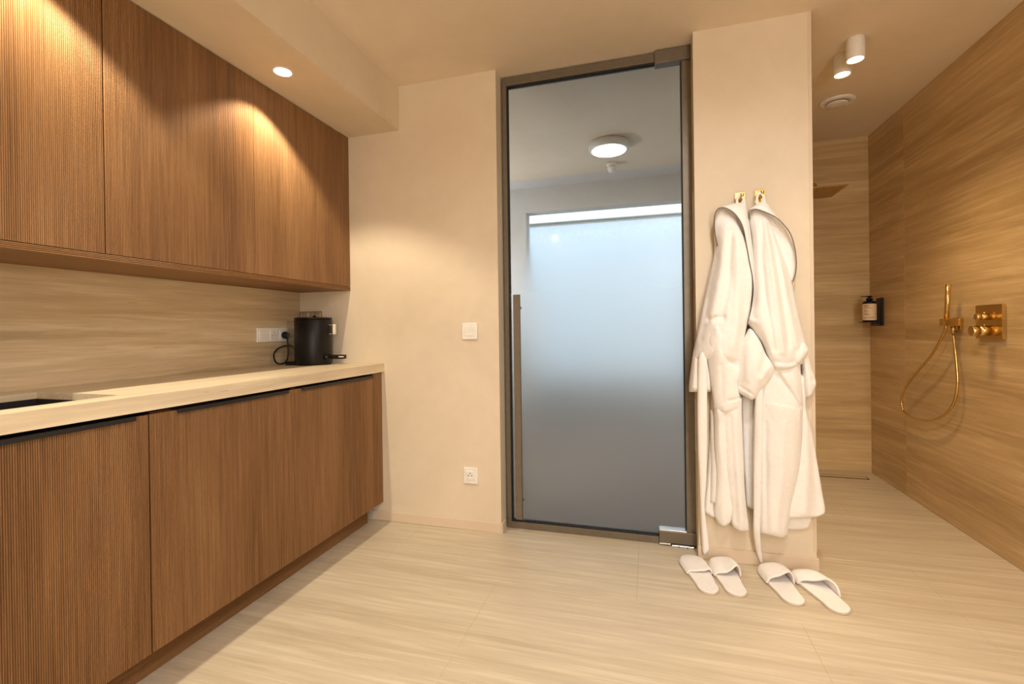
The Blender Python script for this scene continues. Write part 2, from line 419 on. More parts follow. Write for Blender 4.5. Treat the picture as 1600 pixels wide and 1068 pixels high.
MB().box(FX0 + FW, GX0, YD, YD + 0.03, 0.036, ZT - 0.045).box(GX1, FX1 - 0.045, YD, YD + 0.03, 0.036, ZT - 0.045) \
    .box(GX0, GX1, YD, YD + 0.03, GZ1, ZT - 0.045).box(GX0, GX1, YD, YD + 0.03, 0.036, GZ0).build('seal', 'seal', dr)
MB().box(GX0, GX1, YD + 0.008, YD + 0.018, GZ0, GZ1).build('glass_pane', 'glass', dr)
h = MB().box(FX1 - 0.175, FX1 - 0.001, YD - 0.022, YD + 0.04, ZT - 0.062, ZT + 0.004, 0.002, 1).build('hinge', 'bronze', dr)
h = MB().box(FX1 - 0.180, FX1 - 0.001, YD - 0.022, YD + 0.04, 0.014, 0.074, 0.002, 1).build('hinge', 'bronze', dr)
MB().box(FX1 - 0.180, FX1 - 0.045, YD - 0.020, YD + 0.03, 0.074, 0.081, 0.001, 1).box(FX1 - 0.180, FX1 - 0.125, YD - 0.024, YD + 0.03, 0.006, 0.013, 0.001, 1).build('clamp_edge', 'alu', dr)['label'] = 'pale metal edge'
fp = MB().box(FX1 - 0.120, FX1 - 0.012, YD - 0.030, YD + 0.03, 0.0, 0.010, 0.002, 1).build('floor_plate', 'alu', dr)
for xx in (0.085, 0.045):
    MB().cyl((FX1 - xx, YD - 0.030, 0.005), (FX1 - xx, YD - 0.0318, 0.005), 0.003, n=12).build('screw', 'seal', fp)
for z0_, z1_ in ((1.36, 1.80), (0.50, 0.76)):
    MB().box(X1 - 0.0016, X1 - 0.0002, YD - 0.062, YD - 0.012, z0_, z1_).build('edge_strip', 'white', dr)['label'] = 'pale metal strip beside the hinge jamb'
hd = MB().box(-0.712, -0.676, 2.494, 2.516, 0.077, 1.310, 0.0015, 1).build('handle', 'bronze', dr)
for zz in (0.16, 1.24):
    MB().cyl((-0.694, 2.516, zz), (-0.694, YD + 0.008, zz), 0.009, n=16).build('standoff', 'bronze', hd)

# ------------------------------------------------------------------ fluted cabinets
PITCH = 0.0051
PROF = [(0.0, 0.0), (0.13, 0.0017), (0.32, 0.0025), (0.5, 0.0027), (0.68, 0.0025), (0.87, 0.0017)]
def fluted(y0, y1, z0, z1, xf, th, horizontal=False, pitch=PITCH):
    """panel facing +x whose front carries half-round flutes (ridge crest on x = xf)"""
    a0, a1 = (z0, z1) if horizontal else (y0, y1)
    n = max(1, round((a1 - a0) / pitch)); p = (a1 - a0) / n
    pr = [(a0 + (i + u) * p, xf - 0.0027 + hh) for i in range(n) for u, hh in PROF] + [(a1, xf - 0.0027)]
    e0, e1 = (y0, y1) if horizontal else (z0, z1)
    mb = MB(); pts = []
    def P(a, e, x): return (x, e, a) if horizontal else (x, a, e)
    front = [P(a, e0, x) for a, x in pr] + [P(a, e1, x) for a, x in pr]; k = len(pr)
    mb.add(front, [(i, i + 1, k + i + 1, k + i) for i in range(k - 1)])
    xb = xf - th
    back = [P(a0, e0, xb), P(a1, e0, xb), P(a1, e1, xb), P(a0, e1, xb)]
    mb.add(back, [(0, 1, 2, 3)])
    for e in (e0, e1):
        mb.add([P(a, e, x) for a, x in pr] + [P(a1, e, xb), P(a0, e, xb)], [tuple(range(k + 2))])
    for a, x in (pr[0], pr[-1]):
        mb.add([P(a, e0, x), P(a, e1, x), P(a, e1, xb), P(a, e0, xb)], [(0, 1, 2, 3)])
    return mb

ZUB, ZDR = 1.3664, 1.3886
TU = 0.020
def carcass(mb, x0, x1, y0, y1, z0, z1, th=0.016):
    """open-fronted cabinet box"""
    return mb.box(x0, x0 + th, y0, y1, z0, z1).box(x0, x1, y0, y0 + th, z0, z1).box(x0, x1, y1 - th, y1, z0, z1).box(x0, x1, y0, y1, z0, z0 + th).box(x0, x1, y0, y1, z1 - th, z1)

seamsU = [(0.5135, 1.1375), (1.1375, 1.7605), (1.7605, 2.3885)]
labU = ['fluted oak wall cabinet cut by the left picture edge, under the brightest wash of light',
        'fluted oak wall cabinet in the middle of the upper row',
        'fluted oak wall cabinet nearest the back wall, beside the recessed ceiling light']
for i, (y0, y1) in enumerate(seamsU):
    t = thing('wall_cabinet', labU[i], 'cabinet', (XW, (y0 + y1) / 2, ZUB), 'fluted oak wall cabinets')
    carcass(MB(), XW - 0.010, XU - TU - 0.003, y0 + 0.0008, y1 - 0.0008, ZUB + 0.020, ZS - 0.001).build('cabinet_body', 'oak', t)
    g0 = 0.0022 if i == 1 else 0.001; g1 = 0.0022 if i == 0 else 0.001
    fluted(y0 + g0, y1 - g1, ZDR + 0.001, ZS - 0.004, XU, TU).build('door', 'oak', t)
# units nearer the camera, out of frame to the left
t = tag(fluted(2.3897, YB - 0.001, ZDR + 0.001, ZS - 0.001, XU, TU).build('filler_panel', 'oak', None, (XU, 2.435, ZDR)), 'narrow fluted oak filler strip between last wall cabinet and back wall', 'panel')
t = thing('cabinet_underpanel', 'long dark oak board closing the underside of the wall cabinets', 'panel', (XW, 1.0, ZUB))
MB().box(XW, XU - TU, -0.5, YB - 0.001, ZUB, ZUB + 0.018).build('bottom_board', 'oak_h', t)
fluted(-0.5, YB - 0.001, ZUB, ZDR - 0.0012, XU, TU, True).build('front_rail', 'oak_h', t)

ZK = 0.1064; ZBT = 0.868
seamsB = [(0.4965, 1.1195), (1.1195, 1.742), (1.742, 2.384)]
labB = ['fluted oak base cabinet below the sink, cut by the left picture edge',
        'fluted oak base cabinet in the middle of the lower row',
        'fluted oak base cabinet nearest the back wall, under the black appliance']
pulls = [(0.5, 1.070), (1.205, 1.712), (1.795, 2.372)]
for i, (y0, y1) in enumerate(seamsB):
    t = thing('base_cabinet', labB[i], 'cabinet', (XW, (y0 + y1) / 2, ZK), 'fluted oak base cabinets')
    if i == 0:
        carcass(MB(), XW - 0.010, XB - TU - 0.003, y0 + 0.0008, y1 - 0.0008, ZK, 0.70).build('cabinet_body', 'oak', t)
    else:
        carcass(MB(), XW - 0.010, XB - TU - 0.003, y0 + 0.0008, y1 - 0.0008, ZK, ZBT).build('cabinet_body', 'oak', t)
    g0 = 0.003 if i == 1 else 0.001; g1 = 0.003 if i == 0 else 0.001
    dd = fluted(y0 + g0, y1 - g1, ZK + 0.002, ZBT - 0.003, XB, TU).build('door', 'oak', t)
    pa, pb = pulls[i]
    MB().box(XB - 0.020, XB + 0.013, pa, pb, ZBT - 0.0028, ZBT + 0.0002).box(XB + 0.0105, XB + 0.013, pa, pb, ZBT - 0.0130, ZBT - 0.0028).build('finger_pull', 'black', dd)
tag(fluted(2.3852, YB - 0.001, ZK + 0.002, ZBT + 0.010, XB, TU).build('filler_panel', 'oak', None, (XB, 2.43, ZK)), 'narrow fluted oak filler strip between last base cabinet and back wall', 'panel')
t = thing('plinth', 'dark oak toe kick running along the floor under the base cabinets', 'plinth', (-1.59, 1.2, 0))
fluted(-0.5, 2.415, 0.001, ZK - 0.001, -1.5898, 0.016, True, 0.0056).build('plinth_board', 'oak_h', t)
MB().box(-1.604, -1.5890, 2.4155, 2.4190, 0.002, ZK - 0.001).build('end_cap', 'alu', t)['label'] = 'pale metal end strip'

# ------------------------------------------------------------------ splashback, worktop, sink
ZC, ZCB = 0.9299, 0.8801
tag(MB().box(XW - 0.0118, XW, -0.6, YB - 0.0005, ZC + 0.0005, ZUB + 0.018).build('splashback', 'splash', None, (XW, 1, ZC)), 'long travertine panel on the wall between worktop and wall cabinets', 'backsplash')
t = thing('worktop', 'pale travertine worktop with thick front edge over the base cabinets', 'worktop', (XW, 1.0, ZCB))
SX0, SX1, SY0, SY1 = -1.985, -1.603, 0.52, 1.086
mb = MB()
SL = 0.022
mb.box(XW, SX0, -0.6, YB - 0.001, ZC - SL, ZC).box(SX1, XC, -0.6, YB - 0.001, ZC - SL, ZC).box(SX0, SX1, -0.6, SY0, ZC - SL, ZC).box(SX0, SX1, SY1, YB - 0.001, ZC - SL, ZC)
mb.build('slab', 'worktop', t)
MB().box(XC - 0.022, XC - 0.0001, -0.6, YB - 0.001, ZCB, ZC - SL + 0.0005).build('front_apron', 'worktop', t)
t = thing('sink', 'black undermounted sink basin at the left end of the worktop', 'sink', (-1.79, 0.8, 0.73))
z0, z1 = 0.735, ZC - SL - 0.0005
mb = MB(); e = 0.006
mb.box(SX0 - 0.012, SX0 + e - 0.004, SY0 - 0.012, SY1 + 0.012, z0, z1).box(SX1 - 0.002, SX1 + 0.012, SY0 - 0.012, SY1 + 0.012, z0, z1)
mb.box(SX0, SX1, SY0 - 0.012, SY0 + 0.002, z0, z1).box(SX0, SX1, SY1 - 0.002, SY1 + 0.012, z0, z1).box(SX0, SX1, SY0, SY1, z0, z0 + 0.008)
mb.build('basin', 'sink', t)
MB().lathe((-1.79, 0.8, z0 + 0.008), [(0.045, 0), (0.045, 0.003), (0.03, 0.004), (0.028, 0.002)], 28).build('drain', 'alu', t)

# ------------------------------------------------------------------ sockets, plug, appliance
t = thing('socket_strip', 'long white triple wall plate with switch and sockets above worktop', 'socket', (XW, 2.25, 1.106))
x = XW
MB().box(x, x + 0.009, 2.131, 2.369, 1.066, 1.147, 0.003, 2).build('cover_frame', 'white', t)
MB().box(x + 0.006, x + 0.0115, 2.146, 2.204, 1.078, 1.135, 0.0015, 1).build('rocker_switch', 'white', t)
for k in (0, 1):
    yc = 2.250 + 0.075 * k
    i_ = MB().box(x + 0.006, x + 0.0112, yc - 0.029, yc + 0.029, 1.078, 1.135, 0.0012, 1).build('socket_insert', 'white', t)
    MB().lathe((x + 0.0112, yc, 1.1065), [(0.0215, 0.0012), (0.0205, 0.0014), (0.020, 0.0004)], 32, (1, 0, 0)).build('socket_well', 'white', i_)
    for dy, dz in ((-0.0095, -0.004), (0.0095, -0.004), (0, 0.010)):
        MB().cyl((x + 0.0114, yc + dy, 1.1065 + dz), (x + 0.0128, yc + dy, 1.1065 + dz), 0.0028, n=12).build('pin_hole', 'gap', i_)

t = thing('power_cord', 'black plug with looped black cable hanging from the wall socket', 'cord', (XW + 0.013, 2.325, 1.10))
MB().lathe((XW + 0.0130, 2.3235, 1.1035), [(0.019, 0), (0.0205, 0.004), (0.020, 0.022), (0.013, 0.034), (0.006, 0.036)], 28, (1, 0, 0)).build('plug', 'blackbody', t)
pts = [(XW + 0.032, 2.327, 1.095), (XW + 0.034, 2.336, 1.07), (XW + 0.036, 2.346, 1.035), (XW + 0.036, 2.352, 0.985), (XW + 0.034, 2.337, 0.948), (XW + 0.032, 2.300, 0.936), (XW + 0.03, 2.263, 0.948), (XW + 0.03, 2.247, 0.985), (XW + 0.03, 2.262, 1.015), (XW + 0.034, 2.30, 1.034), (XW + 0.038, 2.345, 1.042), (XW + 0.040, 2.37, 1.036), (XW + 0.046, 2.385, 1.02)]
MB().tube(spline([(x_, y_ - 0.022 * min(1, k_ / 3) , z_) if k_ < 10 else (x_, y_ - 0.012, z_) for k_, (x_, y_, z_) in enumerate(pts)], 70), 0.0042, 10).build('cable', 'blackbody', t)

# black cylindrical coffee machine
mx, my = -1.884, 2.336
t = thing('coffee_machine', 'black cylindrical countertop coffee machine with cream handle beside back wall', 'appliance', (mx, my, ZC))
MB().lathe((mx, my, ZC), [(0.097, 0.0005), (0.099, 0.004), (0.1025, 0.012), (0.1025, 0.258), (0.099, 0.262)], 64).build('body', 'blackbody', t)
ld = MB().lathe((mx, my, ZC), [(0.1005, 0.2622), (0.1035, 0.264), (0.1035, 0.270), (0.099, 0.2735), (0.02, 0.2745)], 64).build('lid', 'blackbody', t)
MB().lathe((mx + 0.02, my - 0.012, ZC + 0.2745), [(0.008, 0), (0.008, 0.010), (0.006, 0.0125)], 16).build('lid_knob', 'blackbody', ld)
dv = Vector((0.98, 0.20, 0)).normalized(); sv = Vector((-dv.y, dv.x, 0)); c0 = Vector((mx, my, ZC))
def obox(mb, c, ax, a, b_, hx, hy, hz2, bev=0.002):
    bm = bmesh.new(); bmesh.ops.create_cube(bm, size=1.0)
    for v in bm.verts: v.co = Vector((v.co.x * hx, v.co.y * hy, v.co.z * hz2))
    bmesh.ops.bevel(bm, geom=bm.edges[:], offset=bev, segments=2, profile=0.5, affect='EDGES')
    mb.add([Vector(c) + ax * v.co.x + a * v.co.y + b_ * v.co.z for v in bm.verts], [[v.index for v in f.verts] for f in bm.faces]); bm.free(); return mb
up = Vector((0, 0, 1))
for zz in (0.178, 0.230): obox(MB(), c0 + dv * 0.112 + up * zz, dv, sv, up, 0.03, 0.030, 0.005, 0.001).build('handle_bracket', 'alu', t)['label'] = 'chrome bracket of the handle'
obox(MB(), c0 + dv * 0.128 + up * 0.204, dv, sv, up, 0.014, 0.026, 0.060, 0.005).build('handle_grip', 'cream', t)['label'] = 'cream handle grip'
mb = MB().cyl(c0 + dv * 0.085 - sv * 0.045 + up * 0.042, c0 + dv * 0.112 - sv * 0.045 + up * 0.042, 0.013, n=24)
mb.build('tap_knob', 'blackbody', t)
ls = obox(MB(), c0 + dv * 0.150 + up * 0.044, dv, sv, up, 0.085, 0.030, 0.024, 0.004).build('drip_lever', 'blackbody', t)
mb = MB()
for k in range(6): obox(mb, c0 + dv * (0.160 + 0.0052 * k) - sv * 0.0152 + up * 0.045, dv, sv, up, 0.0038, 0.0006, 0.006 + (0.002 if k in (0, 3) else 0), 0.0001)
mb.build('emblem', 'white', ls)['label'] = 'tiny white lettering mark'
wt = obox(MB(), Vector((mx - 0.100, my - 0.028, ZC + 0.139)), Vector((1, 0, 0)), Vector((0, 1, 0)), up, 0.052, 0.090, 0.236, 0.006).build('water_tank', 'clear', t); wt['label'] = 'clear water tank'
MB().box(mx - 0.136, mx - 0.05, my - 0.077, my + 0.03, ZC + 0.0008, ZC + 0.0195, 0.003, 1).build('tank_base', 'blackbody', t)

# clear box with sachets behind the appliance
t = thing('sachet_box', 'clear acrylic box of paper sachets behind the black coffee machine', 'box', (-2.0, 2.465, ZC))
bx0, bx1, by0, by1 = -2.078, -1.934, 2.4515, 2.4785
MB().box(bx0, bx1, by0, by0 + 0.002, ZC + 0.0005, ZC + 0.318).box(bx0, bx1, by1 - 0.002, by1, ZC + 0.0005, ZC + 0.318).box(bx0, bx0 + 0.002, by0, by1, ZC + 0.0005, ZC + 0.318) \
    .box(bx1 - 0.002, bx1, by0, by1, ZC + 0.0005, ZC + 0.318).box(bx0, bx1, by0, by1, ZC + 0.0005, ZC + 0.0025).build('box_shell', 'clear', t)
for k in range(9):
    xx = bx0 + 0.004 + 0.0156 * k
    kind_ = 'brown' if k % 3 else 'white'
    tag(MB().box(xx, xx + 0.0135, by0 + 0.003, by1 - 0.004, ZC + 0.15, ZC + 0.300 + rnd.uniform(-0.006, 0.010), 0.002, 1).build('sachet', 'sachet' if k % 3 else 'sachet2', None, (xx, by0, ZC + 0.15)),
        kind_ + ' paper sachet in the clear box, ' + ('leftmost of the row', 'second from left', 'third from left', 'fourth from left', 'in the middle of the row', 'fourth from right', 'third from right', 'second from right', 'rightmost of the row')[k], 'sachet', 'sachets in the clear box')

# switch and socket on the back wall
t = thing('light_switch', 'square white light switch on the wall left of the glass door', 'switch', (-0.962, YB, 1.1135))
MB().box(-1.0075, -0.9165, YB - 0.010, YB, 1.067, 1.160, 0.004, 2).build('cover_plate', 'white', t)
MB().box(-0.988, -0.936, YB - 0.0135, YB - 0.008, 1.087, 1.140, 0.0015, 1).build('rocker', 'white', t)
t = thing('wall_socket', 'square white power socket low on the wall left of the glass door', 'socket', (-0.966, YB, 0.306))
MB().box(-1.0085, -0.9235, YB - 0.010, YB, 0.259, 0.352, 0.004, 2).build('cover_plate', 'white', t)
si = MB().box(-0.992, -0.940, YB - 0.0125, YB - 0.008, 0.279, 0.332, 0.0015, 1).build('socket_insert', 'white', t)
MB().lathe((-0.966, YB - 0.0125, 0.306), [(0.0225, 0.001), (0.0215, 0.0015), (0.0205, 0.0006)], 32, (0, -1, 0)).build('socket_well', 'white', si)
for dx, dz in ((-0.0095, -0.001), (0.0095, -0.001), (0, 0.0115)):
    MB().cyl((-0.966 + dx, YB - 0.0126, 0.308 + dz), (-0.966 + dx, YB - 0.0142, 0.308 + dz), 0.0032, n=12).build('pin_hole', 'gap', si)

# soffit downlight
for yy, lb in ((1.763, 'round recessed downlight glowing in the lowered ceiling above the wall cabinets'),):
    t = thing('recessed_downlight', lb, 'light', (-1.565, yy, ZS))
    MB().lathe((-1.565, yy, ZS), [(0.046, 0.0), (0.046, -0.003), (0.040, -0.004), (0.037, -0.002)], 40).build('trim_ring', 'whitelamp', t)
    MB().lathe((-1.565, yy, ZS), [(0.036, -0.0006), (0.036, -0.0026), (0.030, -0.0030)], 40).build('lamp_face', 'disc', t)

# ------------------------------------------------------------------ shower fittings
for (xx, yy), lb in ((SP1, 'white cylinder spotlight on the shower ceiling, the nearer of two'), (SP2, 'white cylinder spotlight on the shower ceiling, the farther of two, partly hidden')):
    t = thing('ceiling_spotlight', lb, 'light', (xx, yy, C), 'cylinder spotlights on the shower ceiling')
    MB().lathe((xx, yy, C), [(0.039, 0), (0.0405, -0.002), (0.0405, -0.104), (0.039, -0.106), (0.035, -0.104), (0.034, -0.096)], 48).build('lamp_body', 'whitelamp', t)
    MB().lathe((xx, yy, C), [(0.0335, -0.096), (0.0335, -0.100), (0.027, -0.1015)], 40).build('lamp_face', 'disc2', t)
t = thing('ceiling_vent', 'round cream air valve set in the shower ceiling', 'vent', (1.173, 3.485, C))
MB().lathe((1.173, 3.485, C), [(0.098, 0), (0.100, -0.004), (0.094, -0.010), (0.074, -0.014), (0.068, -0.011), (0.066, -0.002)], 48).build('outer_ring', 'whitelamp', t)
MB().lathe((1.173, 3.485, C), [(0.018, 0), (0.018, -0.012), (0.058, -0.014), (0.061, -0.018), (0.054, -0.022), (0.02, -0.024)], 48).build('valve_disc', 'whitelamp', t)

t = thing('rain_shower', 'square brass rain shower head on a bent arm high in the shower', 'shower', (1.10, YS, 2.10))
HZ = 2.075
MB().box(1.00, 1.325, 3.745, 4.065, HZ, HZ + 0.008, 0.001, 1).build('shower_plate', 'brass', t)
mb = MB()
for a in range(15):
    for b_ in range(15):
        mb.cyl((1.02 + a * 0.0204, 3.765 + b_ * 0.0200, HZ), (1.02 + a * 0.0204, 3.765 + b_ * 0.0200, HZ - 0.003), 0.0038, 0.002, 6)
o = mb.build('spray_nozzles', 'brassdark', t); o['kind'] = 'stuff'
MB().tube(spline([(1.172, 3.905, HZ + 0.008), (1.172, 3.905, HZ + 0.045), (1.172, 3.92, HZ + 0.066), (1.172, 3.96, HZ + 0.075), (1.172, 4.08, HZ + 0.075), (1.172, YS, HZ + 0.075)], 40), 0.0125, 14).build('shower_arm', 'brass', t)
MB().cyl((1.172, YS, HZ + 0.075), (1.172, YS - 0.008, HZ + 0.075), 0.032, n=32).build('wall_flange', 'brass', t)

def wr_(px, py, x):
    """point of the vertical plane x seen at photograph position"""
    d_ = F_ + R_ * ((px - 800) / FPX) - U_ * ((py - 534 + 17.66) / FPX); k = x / d_.x
    return Vector((x, d_.y * k, CAM_H + d_.z * k))

t = thing('hand_shower', 'slim brass stick hand shower with looping hose in its wall bracket', 'shower', (XR, 3.13, 1.12))
hx = XR - 0.062
a = wr_(1482, 444, hx); b_ = wr_(1478.5, 503, hx); 
MB().cyl(b_, a, 0.0108, 0.0118, 28).build('shower_stick', 'brass', t)
hp = wr_(1499.5, 506, XR)
br = MB().box(XR - 0.014, XR, hp.y - 0.033, hp.y + 0.033, hp.z - 0.033, hp.z + 0.033, 0.001, 1).build('wall_plate', 'brass', t)
hb_ = b_ + Vector((0, 0, -0.012))
mb = MB().box(hx - 0.020, XR - 0.012, min(hp.y - 0.019, b_.y - 0.019), max(hp.y, b_.y) + 0.019, b_.z - 0.020, b_.z + 0.018, 0.001, 1)
mb.build('bracket', 'brass', t)
ho = wr_(1489, 512, XR - 0.030)
MB().cyl(ho + Vector((0, 0, 0.010)), ho + Vector((0, 0, -0.028)), 0.0098, n=24).build('hose_outlet', 'brass', t)
hpx = [(1478.3, 508), (1477, 515), (1470, 530), (1455, 555), (1436, 577), (1418, 600), (1408.5, 622), (1411, 640), (1423, 651), (1442, 656), (1462, 654), (1480, 644), (1492, 624), (1496, 598), (1494, 565), (1491, 535), (1489.5, 522)]
pts = []
for k, (px, py) in enumerate(hpx):
    u = k / (len(hpx) - 1); pts.append(wr_(px, py, hx * (1 - u) + (XR - 0.030) * u))
MB().tube(spline(pts, 110), 0.0066, 12).build('hose', 'brass', t)

t = thing('shower_mixer', 'square brass thermostatic mixer plate with two round knobs on the tiled wall', 'mixer', (XR, 2.866, 1.127))
MB().box(XR - 0.016, XR, 2.772, 2.960, 1.043, 1.210, 0.001, 1).build('wall_plate', 'brass', t)
for zz, r_, xe, nm in ((1.083, 0.0245, 1.526, 'thermostat_knob'), (1.152, 0.0150, 1.545, 'diverter_knob')):
    xm = 0.5 * (xe + XR - 0.016) - 0.004
    k_ = MB().lathe((XR - 0.016, 2.866, zz), [(r_, 0), (r_, XR - 0.016 - xm - 0.002), (r_ * 0.9, XR - 0.016 - xm - 0.001), (r_ * 0.9, XR - 0.016 - xm + 0.001), (r_, XR - 0.016 - xm + 0.002), (r_, XR - 0.016 - xe - 0.001), (r_ - 0.001, XR - 0.016 - xe)], 40, (-1, 0, 0)).build(nm, 'brass', t)
    MB().cyl((XR - 0.034, 2.866 - 0.004, zz + r_), (XR - 0.034, 2.866 - 0.004, zz + r_ + 0.007), 0.004, n=12).build('stop_button', 'brass', k_)

t = thing('soap_bracket', 'black wall bracket holding the soap dispenser in the shower corner', 'bracket', (XR, 4.0, 1.21))
MB().box(XR - 0.012, XR, 3.968, 4.060, 1.112, 1.312, 0.003, 1).build('back_plate', 'black', t)
MB().box(XR - 0.125, XR - 0.010, 3.970, 4.058, 1.135, 1.140, 0.001, 1).build('shelf', 'black', t)
bt = MB().box(XR - 0.060, XR - 0.012, 3.990, 4.030, 1.112, 1.134, 0.003, 1).build('lock_block', 'black', t)
cx, cy, cz = XR - 0.072, 4.012, 1.1405
t = thing('soap_dispenser', 'dark pump soap bottle with cream label on the black bracket', 'bottle', (cx, cy, cz))
MB().lathe((cx, cy, cz), [(0.040, 0), (0.0425, 0.003), (0.0425, 0.138), (0.038, 0.147), (0.018, 0.152), (0.016, 0.158)], 40).build('bottle', 'blackbody', t)
mb = MB(); ang = [math.radians(a_) for a_ in range(130, 331, 8)]
mb.ring([[(cx + 0.0428 * math.cos(a_), cy + 0.0428 * math.sin(a_), cz + z_) for a_ in ang] for z_ in (0.012, 0.130)], False, True, False)
mb.ring([[(cx + 0.0424 * math.cos(a_), cy + 0.0424 * math.sin(a_), cz + z_) for a_ in ang] for z_ in (0.012, 0.130)], False, True, False)
lb_ = mb.build('paper_label', 'label', t); lb_['label'] = 'cream paper label'
mb = MB()
for z_, a0, a1 in ((0.119, 205, 250), (0.112, 205, 240), (0.101, 205, 262), (0.086, 205, 232), (0.076, 205, 245), (0.062, 205, 236), (0.052, 205, 252), (0.030, 205, 290)):
    an = [math.radians(a_) for a_ in range(a0, a1 + 1, 5)]
    mb.ring([[(cx + 0.0432 * math.cos(a_), cy + 0.0432 * math.sin(a_), cz + z_ + q) for a_ in an] for q in (-0.0016, 0.0016)], False, True, False)
mb.build('label_print', 'ink', lb_)
MB().lathe((cx, cy, cz), [(0.020, 0.156), (0.020, 0.171), (0.009, 0.173), (0.009, 0.179), (0.018, 0.180), (0.018, 0.187), (0.01, 0.189)], 28).build('pump', 'blackbody', t)
MB().box(cx - 0.052, cx, cy - 0.007, cy + 0.004, cz + 0.181, cz + 0.187, 0.002, 1).build('spout', 'blackbody', t)

# linear drain
t = thing('floor_drain', 'long narrow linear drain slot in the floor along the shower back wall', 'drain', (1.13, 4.02, 0))
MB().box(0.78, 1.525, 3.995, 4.003, 0.0002, 0.0025).box(0.78, 1.525, 4.052, 4.060, 0.0002, 0.0025).box(1.518, 1.525, 3.995, 4.06, 0.0002, 0.0025).build('slot', 'gap', t)
MB().box(0.78, 1.517, 4.0035, 4.0515, 0.0002, 0.0030).build('cover', 'tile_x', t)

# ------------------------------------------------------------------ robes
def loft(rows, nu, nv, thick=1.0, folds=(), edge=(1.4, 5.0), ends=(True, True), seed=0, wob=0.25, seal=True):
    """cloth sheet: control rows of (px, py, depth in cm in front of the wall) -> closed puffy mesh"""
    er, ew = edge
    ctrl = [spline([(x, y, dd) for x, y, dd in r], nu) for r in rows]
    grid = [[None] * nu for _ in range(nv)]
    for j in range(nu):
        c = spline([r[j] for r in ctrl], nv)
        for i in range(nv): grid[i][j] = c[i]
    front = []; back = []
    for i in range(nv):
        rf = []; rb = []
        for j in range(nu):
            px, py, dd = grid[i][j]
            e = min((grid[i][j].xy - grid[i][0].xy).length, (grid[i][j].xy - grid[i][-1].xy).length)
            if ends[0]: e = min(e, (grid[i][j].xy - grid[0][j].xy).length)
            if ends[1]: e = min(e, (grid[i][j].xy - grid[-1][j].xy).length)
            for pl, amp, wd in folds:
                m_ = 1e9
                for (ax, ay), (bx_, by_) in zip(pl, pl[1:]):
                    ab = Vector((bx_ - ax, by_ - ay)); ap = Vector((px - ax, py - ay))
                    q = max(0, min(1, ap.dot(ab) / ab.length_squared)); m_ = min(m_, (ap - ab * q).length)
                dd += amp * math.exp(-(m_ / wd) ** 2)
            dd += wob * noise.noise(Vector((px * 0.035 + seed * 7.1, py * 0.022, seed * 3.3))) + 0.35 * wob * noise.noise(Vector((px * 0.12 + seed, py * 0.06, seed)))
            k = max(0.0, 1 - e / ew)
            df = dd - er * (1 - math.sqrt(max(0.0, 1 - k * k)))
            base = at(px, py, YP - dd / 100)
            rf.append(Vector((base.x, YP - max(df, 0.45) / 100, base.z)))
            rb.append(Vector((base.x, YP - max(min(dd - thick, df - 0.12), 0.25) / 100, base.z)))
        front.append(rf); back.append(rb)
    mb = MB(); vs = [p for r in front for p in r] + [p for r in back for p in r]; o = nu * nv; fs = []
    for i in range(nv - 1):
        for j in range(nu - 1):
            a = i * nu + j; fs.append((a, a + 1, a + nu + 1, a + nu)); fs.append((o + a, o + a + nu, o + a + nu + 1, o + a + 1))
    for j in range(nu - 1):
        fs.append((j, o + j, o + j + 1, j + 1)); a = (nv - 1) * nu + j; fs.append((a, a + 1, o + a + 1, o + a))
    for i in range(nv - 1):
        a = i * nu; fs.append((a, a + nu, o + a + nu, o + a)); a = i * nu + nu - 1; fs.append((a, o + a, o + a + nu, a + nu))
    mb.add(vs, fs, True); return mb

def row(y, *xd): return [(x, y, dd) for x, dd in xd]
def cord_pts(pp, n, off=0.0): return [at(x, y, YP - (dd + off) / 100) for x, y, dd in spline(pp, n)]

def hook(px, py, label):
    c = at(px, py, YP)
    t = thing('robe_hook', label, 'hook', tuple(c), 'brass robe hooks')
    MB().box(c.x - 0.023, c.x + 0.023, YP - 0.006, YP, c.z - 0.030, c.z + 0.030, 0.001, 1).build('hook_plate', 'brass', t)
    MB().tube(spline([(c.x + 0.002, YP - 0.006, c.z - 0.006), (c.x + 0.002, YP - 0.030, c.z - 0.007), (c.x + 0.002, YP - 0.044, c.z + 0.002), (c.x + 0.002, YP - 0.047, c.z + 0.014)], 16), lambda u: 0.0065 + 0.002 * u, 14).build('hook_peg', 'brass', t)
    return c
hA = hook(1156, 311, 'square brass robe hook on the left, nearer the glass door')
hB = hook(1187, 307, 'square brass robe hook on the right, nearer the shower')

# ---- robe A (left)
tA = thing('bathrobe', 'white hooded terry bathrobe with dark piping on the left hook', 'bathrobe', tuple(at(1145, 480, YP - 0.05)), 'hooded bathrobes')
pipA = [(1121, 384, 6.5), (1117, 362, 7), (1116, 345, 7.5), (1118, 332, 8.2), (1125, 324.5, 9), (1136, 325.5, 10), (1150, 336, 10.6), (1160, 353, 10.9), (1166, 380, 10.8), (1171, 408, 10.7), (1176, 435, 10.5), (1177, 456, 10.3), (1174, 480, 9.9), (1168, 506, 9.5)]
loft([[(1121, 383, 4), (1116.5, 350, 4), (1122, 325, 4.5), (1138, 319.5, 5), (1152, 316, 4.5), (1164, 317, 4.5), (1169, 335, 4.5), (1174, 365, 5), (1178, 400, 5), (1180, 435, 5), (1179, 465, 5), (1172, 503, 6)],
      [(1119, 384, 5.5), (1116.2, 347, 6), (1121, 327, 7), (1137, 321, 8), (1153, 322, 8.5), (1164, 335, 9), (1169, 360, 9.5), (1174, 400, 9.5), (1178, 440, 9), (1178, 465, 9), (1171, 504, 8.5)],
      pipA[:1] + pipA[2:]], 90, 22, 1.0, edge=(0.9, 3.0), seed=1, wob=0.4).build('hood', 'terry', tA)
